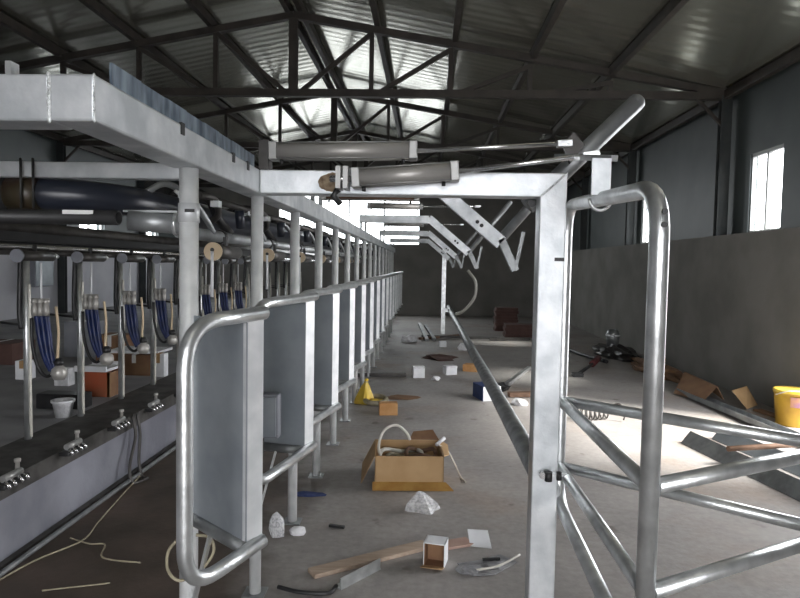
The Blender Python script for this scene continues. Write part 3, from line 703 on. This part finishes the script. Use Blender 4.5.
def sbox(name, x, y, w, d, h, a, m, label, cat='box', group=None, top=None, flapm=None):
    t = thing(name, (x * K, y * K, 0), label, cat, group); T = rotz((x * K, y * K, 0), math.radians(a))
    MB().box(-w/2, w/2, -d/2, d/2, 0, h).xf(T).build('body', m, t, .003)
    if top: MB().box(-w/2 - .002, w/2 + .002, -d/2 - .002, d/2 + .002, h - .025, h + .003).xf(T).build('lid', top, t)
    if flapm: MB().prism([(-w/2, -d/2, h), (w/2, -d/2, h), (w/2 - .01, -d/2 - .06, h + .03), (-w/2 + .01, -d/2 - .06, h + .03)], (0, 0, .004)).xf(T).build('flap', flapm, t)
    return t
sbox('orange_block', -.34, 6.16, .185, .10, .125, 8, 'orange', 'orange-brown block on the aisle floor right of the yellow bag', 'block')
sbox('white_box', -.07, 8.28, .155, .12, .15, 10, 'white', 'white box on the aisle floor, left of the white pair', 'box', 'small white boxes', top='film')
sbox('white_box', .35, 8.58, .165, .12, .12, 24, 'white', 'white box on the aisle floor, right of the white pair', 'box', 'small white boxes', top='film')
sbox('white_box', .33, 11.5, .13, .1, .11, 5, 'white', 'tiny white box far down the aisle beyond the other white boxes', 'box', 'small white boxes')
sbox('card_piece', .66, 8.9, .21, .18, .10, -20, 'orange', 'orange-brown cardboard piece beside the kerb rail', 'cardboard')
t = sbox('printed_carton', .70, 7.05, .22, .30, .165, 18, 'white', 'blue and white carton on the floor beside the kerb rail')
MB().box(-.113, -.109, -.15, .15, .002, .163).box(-.113, .02, -.15, .15, .165, .168).xf(rotz((.70 * K, 7.05 * K, 0), math.radians(18))).build('blue_side', 'bluebox', t)
crumple('white_scrap', (.67 * K, 11.1 * K), (.09, .07, .09), 'film', 'small white scrap near the far end of the kerb rail', 'scrap', 21, 2)
crumple('white_scrap', (-.29 * K, 12.1 * K), (.14, .1, .10), 'film', 'pale crumpled scrap at the far left of the aisle', 'scrap', 22, 2)
crumple('white_scrap', (1.02 * K, 6.75 * K), (.09, .07, .05), 'film', 'pale scrap on the floor just right of the kerb rail', 'scrap', 23, 2)
crumple('white_scrap', (.16, 8.5), (.06, .05, .035), 'film', 'tiny pale scrap between the two white boxes', 'scrap', 24, 2)
tag(MB().blob((-.24, 7.3, 0), (.2, .14, .012), .3, 2, 9, .001).build('brown_rag', 'card_dark'), 'flat brown rag on the aisle floor behind the orange-brown block', 'rag')
tag(MB().blob((.25, 10.6, 0), (.3, .3, .05), .35, 2, 10, .001).build('rubble_heap', 'darkred'), 'low reddish rubble heap far down the middle of the aisle', 'rubble')
tag(MB().bar((-.9, 8.6, .03), (-.25, 8.7, .03), .05, .05).build('dark_batten', 'darksteel'), 'dark batten lying across the aisle left of the white pair', 'batten')
yb = thing('yellow_bag', (-.66, 6.96, 0), 'yellow tied bag slumped on the floor by a stall post', 'bag')
yg = MB(); yr = []; rnd = random.Random(9)
for i, (rr, zz) in enumerate(((1, 0), (.92, .06), (.66, .13), (.40, .19), (.16, .235), (.22, .265), (.05, .275))):
    for k in range(20):
        q = 2 * PI * k / 20; j = rr * (1 + .16 * math.sin(4 * q + i * .5) + rnd.uniform(-.05, .05))
        yr.append((-.655 + .02 * zz / .2 + .10 * j * math.cos(q), 6.96 + .08 * j * math.sin(q), zz))
yg.add(yr, [(i * 20 + k, i * 20 + (k + 1) % 20, (i + 1) * 20 + (k + 1) % 20, (i + 1) * 20 + k) for i in range(6) for k in range(20)], False)
yg.build('bag_body', 'yellow', yb)
MB().tube([(-.632 + .018 * math.cos(q), 6.96 + .016 * math.sin(q), .238) for q in [2 * PI * n / 14 for n in range(15)]], .006, 6).build('tie', 'cream', yb)
ring = [(-.52 + .115 * math.cos(q), 6.92 + .10 * math.sin(q), .05 + .02 * math.sin(q)) for q in [2 * PI * s / 24 for s in range(25)]]
tag(MB().tube(ring, .028, 10, cap=False).build('hose_ring', 'cream'), 'cream hose ring lying beside the yellow bag', 'hose')
tag(MB().blob((-.52, 6.92, .03), (.08, .07, .035), .3, 2, 31, .002).build('yellow_wrap', 'yellow'), 'yellow crumpled wrap inside the cream hose ring', 'wrap')
for i, (a, c, m, lb) in enumerate((((-.06, 13.4, .05), (1.5, 13.25, .05), 'darksteel', 'long dark bar lying across the far aisle, nearest the rail'), ((-.1, 13.0, .04), (.9, 13.9, .04), 'rustpipe', 'long brown bar lying askew across the far aisle'),
                                   ((.05, 12.9, .03), (-.12, 14.3, .22), 'galv_dull', 'pale strip leaning at the far end of the aisle, left one'), ((.2, 13.0, .03), (.02, 14.2, .20), 'galv_dull', 'pale strip leaning at the far end of the aisle, right one'),
                                   ((1.35, 13.2, .04), (2.2, 13.4, .04), 'darksteel', 'short dark bar lying right of the kerb rail far back'))):
    tag(MB().bar(a, c, .07, .05).build('metal_bar', m), lb, 'bar')
for i, (x, y, w, d, h, lb) in enumerate(((1.95, 15.5, .55, .4, .62, 'taller dark red brick stack by the far wall'), (2.1, 14.2, .7, .4, .28, 'low dark red brick stack in front of the taller one'))):
    t = thing('brick_stack', (x, y, 0), lb, 'bricks', 'brick stacks by the far wall')
    for r in range(int(h / .07)):
        MB().box(x - w/2 + .02 * (r % 2), x + w/2 - .015 * (r % 3), y - d/2, y + d/2, r * .07, r * .07 + .066).build('brick_course', 'darkred', t)
tl = thing('hand_tool', (2.2, 9.1, 0), 'dark tool with a red handle on the floor past the sorting gate', 'tool')
MB().tube([(2.19, 9.11, .03), (2.6, 9.95, .05)], .025, 10).build('shaft', 'black', tl)
MB().tube([(2.6, 9.95, .05), (2.84, 10.5, .07)], .05, 10).build('handle', 'redgrip', tl)
MB().box(2.10, 2.24, 9.0, 9.14, .0, .05).build('head', 'black', tl)
st = MB().bar((1.05, 8.1, .03), (1.56, 9.5, .04), .05, .05)
tag(st.build('bright_strip', 'galv'), 'bright metal strip lying between the kerb rail and the corner post', 'metal strip')
tag(MB().blob((.98, 7.9, .03), (.10, .12, .06), .4, 2, 15, .002).build('black_lump', 'black'), 'black lump at the near end of the bright metal strip', 'scrap')
tag(MB().bar((1.0, 7.5, .03), (1.6, 7.6, .04), .10, .05).build('rusty_offcut', 'rustpipe'), 'rusty offcut behind the corner post beside the bright strip', 'offcut')

# ---- by the right wall
bk = thing('yellow_bucket', (3.71, 6.50, 0), 'yellow plastic bucket with a lid against the right wall', 'bucket')
MB().lathe([(0, 0), (.155, 0), (.158, .01), (.18, .31), (.188, .312), (.188, .338), (.18, .345)], (3.71, 6.50, 0), n=28).build('pail', 'ocher', bk)
MB().lathe([(.192, .33), (.192, .352), (.175, .357), (0, .353)], (3.71, 6.50, 0), n=28).build('lid', 'yellow', bk)
arc = [Vector((3.71, 6.50, 0)) + Vector(((.163 + .0275 * z / .34) * math.cos(q), (.163 + .0275 * z / .34) * math.sin(q), z)) for z in (.2, .30) for q in [PI * (1.28 + .28 * i / 8) for i in range(9)]]
MB().add(arc, [(i, i + 1, i + 10, i + 9) for i in range(8)], True).build('printed_patch', 'purple', bk)
MB().tube(spline([(3.525, 6.50, .30), (3.56, 6.34, .362), (3.70, 6.31, .367), (3.84, 6.34, .362)]), .005, 8).build('handle', 'label', bk)
fc = thing('folded_cardboard', (3.3, 7.6, 0), 'brown folded cardboard lying against the right wall', 'cardboard')
MB().prism([(3.06, 7.9, .02), (3.20, 7.40, .02), (3.40, 7.5, .18), (3.34, 8.3, .22)], (.006, 0, .006)).build('left_leaf', 'card_dark', fc)
MB().prism([(3.40, 7.5, .18), (3.48, 7.50, .03), (3.65, 8.2, .05), (3.34, 8.3, .22)], (.006, 0, .006)).build('middle_leaf', 'card_dark', fc)
tag(MB().prism([(3.44, 7.22, .19), (3.70, 7.42, .21), (3.80, 7.36, .01), (3.56, 7.12, .01)], (0, .012, .004)).build('cardboard_sheet', 'card'), 'paler cardboard sheet leaning beside the brown folded cardboard', 'cardboard')
tag(MB().bar((3.66, 7.1, .012), (3.72, 6.75, .012), .10, .02).build('flat_board', 'card_dark'), 'flat brown board between the leaning sheet and the yellow bucket', 'board')
def profile(a, b, w, h, t=.006):
    a, b = Vector(a), Vector(b); d = (b - a).normalized(); x = d.cross(Vector((0, 0, 1))).normalized(); z = x.cross(d)
    m = MB()
    m.bar(a, b, w, t); m.bar(a + x * w / 2 + z * h / 2, b + x * w / 2 + z * h / 2, t, h); m.bar(a - x * w / 2 + z * h / 2, b - x * w / 2 + z * h / 2, t, h)
    return m
tag(profile((3.18, 7.95, .02), (3.50, 3.9, .02), .13, .055).build('steel_channel', 'galv_dull'), 'long galvanised channel lying along the right wall before the bucket', 'steel channel', 'steel channels on the right')
def vee(a, b, w):
    a, b = Vector(a), Vector(b); d = (b - a).normalized(); x = d.cross(Vector((0, 0, 1))).normalized()
    return MB().prism([a + x * w * .5 + Vector((0, 0, .008)), a + Vector((0, 0, .11)), a - x * w * .6 + Vector((0, 0, .008)), a - x * w * .6 + Vector((0, 0, 0)), a + Vector((0, 0, .10)), a + x * w * .5], b - a)
tag(vee((2.36, 5.68, 0), (2.70, 3.7, 0), .17).build('roof_flashing', 'galv_dull'), 'bent sheet flashing on the bright floor, left of the two', 'flashing', 'bent flashings on the right')
tag(vee((2.70, 5.85, 0), (3.10, 3.8, 0), .17).build('roof_flashing', 'sheet'), 'bent sheet flashing on the bright floor, right of the two', 'flashing', 'bent flashings on the right')
tag(MB().tube([(2.38, 5.02, .14), (3.5, 5.35, .14)], .022, 12).build('rusty_pipe', 'rustpipe'), 'thin rusty pipe lying across the two bent flashings', 'pipe')
cw = MB()
for i in range(7):
    q = [(1.56 + .05 * i + .0, 6.40 + .02 * i + .07 * math.cos(a), .08 + .07 * math.sin(a)) for a in [2 * PI * s / 14 for s in range(15)]]
    cw.tube(q, .008, 6)
tag(cw.build('wire_coil', 'darksteel'), 'dark coiled spring of wire on the floor behind the sorting gate', 'wire coil')
cable('coil_tail', [(1.90, 6.5, .14), (1.97, 6.45, .17), (2.02, 6.42, .10), (2.0, 6.4, .02)], .008, 'darksteel', 'thin bent wire end beside the coiled wire', 'wire')
ob = thing('pale_pot', (3.5, 11.6, 0), 'pale pot on the dark heap by the right wall', 'pot')
MB().lathe([(0, .16), (.10, .16), (.12, .36), (.09, .44), (.06, .46), (0, .46)], (3.35, 11.5, 0), n=18).build('pot_body', 'galv_dull', ob)
MB().lathe([(.11, .33), (.125, .34), (.125, .36), (.11, .37)], (3.35, 11.5, 0), n=18).build('rim', 'film', ob)
tag(MB().blob((3.38, 11.4, .04), (.30, .7, .14), .3, 3, 17, .001).build('debris_heap', 'darksteel'), 'low dark debris heap along the right wall far back', 'debris')
tag(MB().blob((3.45, 9.6, .03), (.22, .9, .10), .3, 3, 18, .001).build('debris_heap', 'card_dark'), 'low brown debris heap along the right wall nearer the cardboard', 'debris')
cable('dark_hose', [(2.4, 12.6, .03), (2.65, 11.9, .03), (2.75, 11.2, .03), (2.95, 10.4, .03)], .03, 'black', 'dark hose on the floor before the heap with the pale pot', 'hose')

# ------------------------------------------------------------------ things on the far platform
Z0 = .42
ox = thing('orange_crate', (-2.64, 5.06, Z0), 'orange-red box on the platform behind the pit curb', 'box')
MB().box(-2.76, -2.52, 5.0, 5.25, Z0, Z0 + .20).build('crate_body', 'redbox', ox, .004)
MB().box(-2.54, -2.515, 5.0, 5.25, Z0, Z0 + .20).build('dark_side', 'card_dark', ox)
wt = thing('white_tray', (-2.64, 5.1, Z0 + .2), 'white tray resting on the orange-red box', 'tray')
MB().box(-2.80, -2.54, 4.98, 5.28, Z0 + .205, Z0 + .225).box(-2.80, -2.54, 4.98, 5.0, Z0 + .225, Z0 + .25).box(-2.80, -2.54, 5.26, 5.28, Z0 + .225, Z0 + .25).build('tray_body', 'white', wt)
cu = thing('white_tub', (-2.50, 4.32, Z0), 'white tub on the platform edge between the first two uprights', 'tub')
MB().lathe([(0, 0), (.05, 0), (.07, .11), (.075, .115), (.065, .115), (.05, .02), (0, .02)], (-2.52, 4.34, Z0), n=20).build('tub_body', 'film', cu)
MB().lathe([(.071, .10), (.078, .105), (.078, .12), (.066, .12)], (-2.52, 4.34, Z0), n=20).build('rim', 'white', cu)
tag(MB().box(-2.85, -2.50, 4.55, 4.70, Z0, Z0 + .11).build('dark_tray', 'black', bevel=.01), 'dark tray on the platform behind the white tub', 'tray')
for i, (x, y, w, d, h, m, lb) in enumerate(((-3.66, 5.7, .12, .12, .17, 'white', 'white box standing on the platform at the far left'), (-3.15, 5.45, .13, .1, .15, 'film', 'pale box on the platform left of the orange-red box'),
        (-2.53, 6.0, .12, .1, .22, 'white', 'tall white box on the platform behind the fourth upright'), (-2.78, 6.1, .36, .22, .2, 'card_dark', 'brown carton on the platform between the third and fourth uprights'),
        (-4.5, 6.6, .5, .4, .22, 'darkred', 'dark reddish carton far left on the platform'), (-4.1, 5.4, .35, .3, .08, 'film', 'flat pale carton lying far left on the platform'),
        (-3.9, 7.2, .35, .3, .4, 'greybox', 'grey carton upright on the platform in front of the left wall'), (-3.35, 6.8, .3, .3, .3, 'card_dark', 'brown carton on the platform behind the first pale tube'))):
    t = thing('carton', (x, y, Z0), lb, 'box', 'cartons on the platform')
    MB().box(x - w/2, x + w/2, y - d/2, y + d/2, Z0, Z0 + h).build('carton_body', m, t, .003)
    MB().box(x - .02, x + .02, y - d/2 - .001, y + d/2 + .001, Z0 + h * .6, Z0 + h + .001).build('tape_strip', 'label' if m != 'white' else 'card', t)
tag(MB().box(-3.05, -2.55, 6.0, 6.35, Z0 + .21, Z0 + .235).build('white_sheet', 'white'), 'white sheet lying on the brown carton on the platform', 'sheet')
for i, (y0, y1, z0, z1, lb) in enumerate(((9.6, 10.1, 1.0, 1.6, 'dark grey cabinet on the left wall, nearer one'), (11.6, 12.2, 1.0, 1.6, 'dark grey cabinet on the left wall, further one'))):
    t = thing('wall_cabinet', (XL + .15, y0, z0), lb, 'cabinet', 'cabinets on the left wall')
    MB().box(XL, XL + .25, y0, y1, z0, z1).build('cabinet_body', 'greybox', t, .01)
    MB().box(XL + .25, XL + .262, y0 + .02, y1 - .02, z0 + .02, z1 - .02).build('door', 'sheet', t)

# ------------------------------------------------------------------ daylight
W = bpy.data.worlds.new('overcast'); SC.world = W; W.use_nodes = True
bgn = W.node_tree.nodes['Background']; bgn.inputs[0].default_value = (.97, .975, 1.0, 1); bgn.inputs[1].default_value = 10.8
def portal(name, loc, rot, sx, sy):
    l = bpy.data.lights.new(name, 'AREA'); l.shape = 'RECTANGLE'; l.size = sx; l.size_y = sy
    l.cycles.is_portal = True
    o = bpy.data.objects.new(name, l); COL.objects.link(o); o.location = loc; o.rotation_euler = rot
portal('right_doorway_portal', (XR + .25, 5.3, 1.55), (0, PI / 2, 0), 3.1, 2.4)
portal('near_doorway_portal', (.45, YN - .21, 1.45), (PI / 2, 0, 0), 3.9, 2.9)
portal('far_window_portal', (-2.41, YF + .22, H + 1.46), (-PI / 2, 0, 0), 4.4, 1.7)
for h in RW[:2]: portal('side_window_portal', (XR + .25, (h[0] + h[1]) / 2, (h[2] + h[3]) / 2), (0, PI / 2, 0), .95, .6)
for h in LW: portal('left_window_portal', (XL - .22, (h[0] + h[1]) / 2, (h[2] + h[3]) / 2), (0, -PI / 2, 0), .9, 1.1)
MB().box(-40, 40, -40, 60, -.35, -.30).build('ground_outside', 'platform', kind='structure')

sun = bpy.data.lights.new('hazy_sun', 'SUN'); sun.energy = 13.0; sun.angle = math.radians(14); sun.color = (1, .97, .92)
so = bpy.data.objects.new('hazy_sun', sun); COL.objects.link(so)
so.rotation_euler = Vector((-1, .36, -1.0)).to_track_quat('-Z', 'Y').to_euler(); so.location = (12, 0, 12)

# ------------------------------------------------------------------ camera
yaw, pitch, roll = 0.0396, 0.0522, .018
F = Vector((-math.sin(yaw) * math.cos(pitch), math.cos(yaw) * math.cos(pitch), -math.sin(pitch)))
r0 = Vector((math.cos(yaw), math.sin(yaw), 0)); u0 = r0.cross(F)
r = r0 * math.cos(roll) + u0 * math.sin(roll); u = u0 * math.cos(roll) - r0 * math.sin(roll)
cam = bpy.data.cameras.new('camera'); co = bpy.data.objects.new('camera', cam); COL.objects.link(co)
co.matrix_world = Matrix(((r.x, u.x, -F.x, 0), (r.y, u.y, -F.y, 0), (r.z, u.z, -F.z, H), (0, 0, 0, 1)))
cam.sensor_width = 36; cam.lens = 36 * 640 / 800; cam.clip_start = .05
SC.camera = co
SC.view_settings.view_transform = 'Standard'; SC.view_settings.look = 'None'; SC.view_settings.gamma = 1
SC.view_settings.exposure = 0.0
SC.cycles.max_bounces = 10; SC.cycles.diffuse_bounces = 6
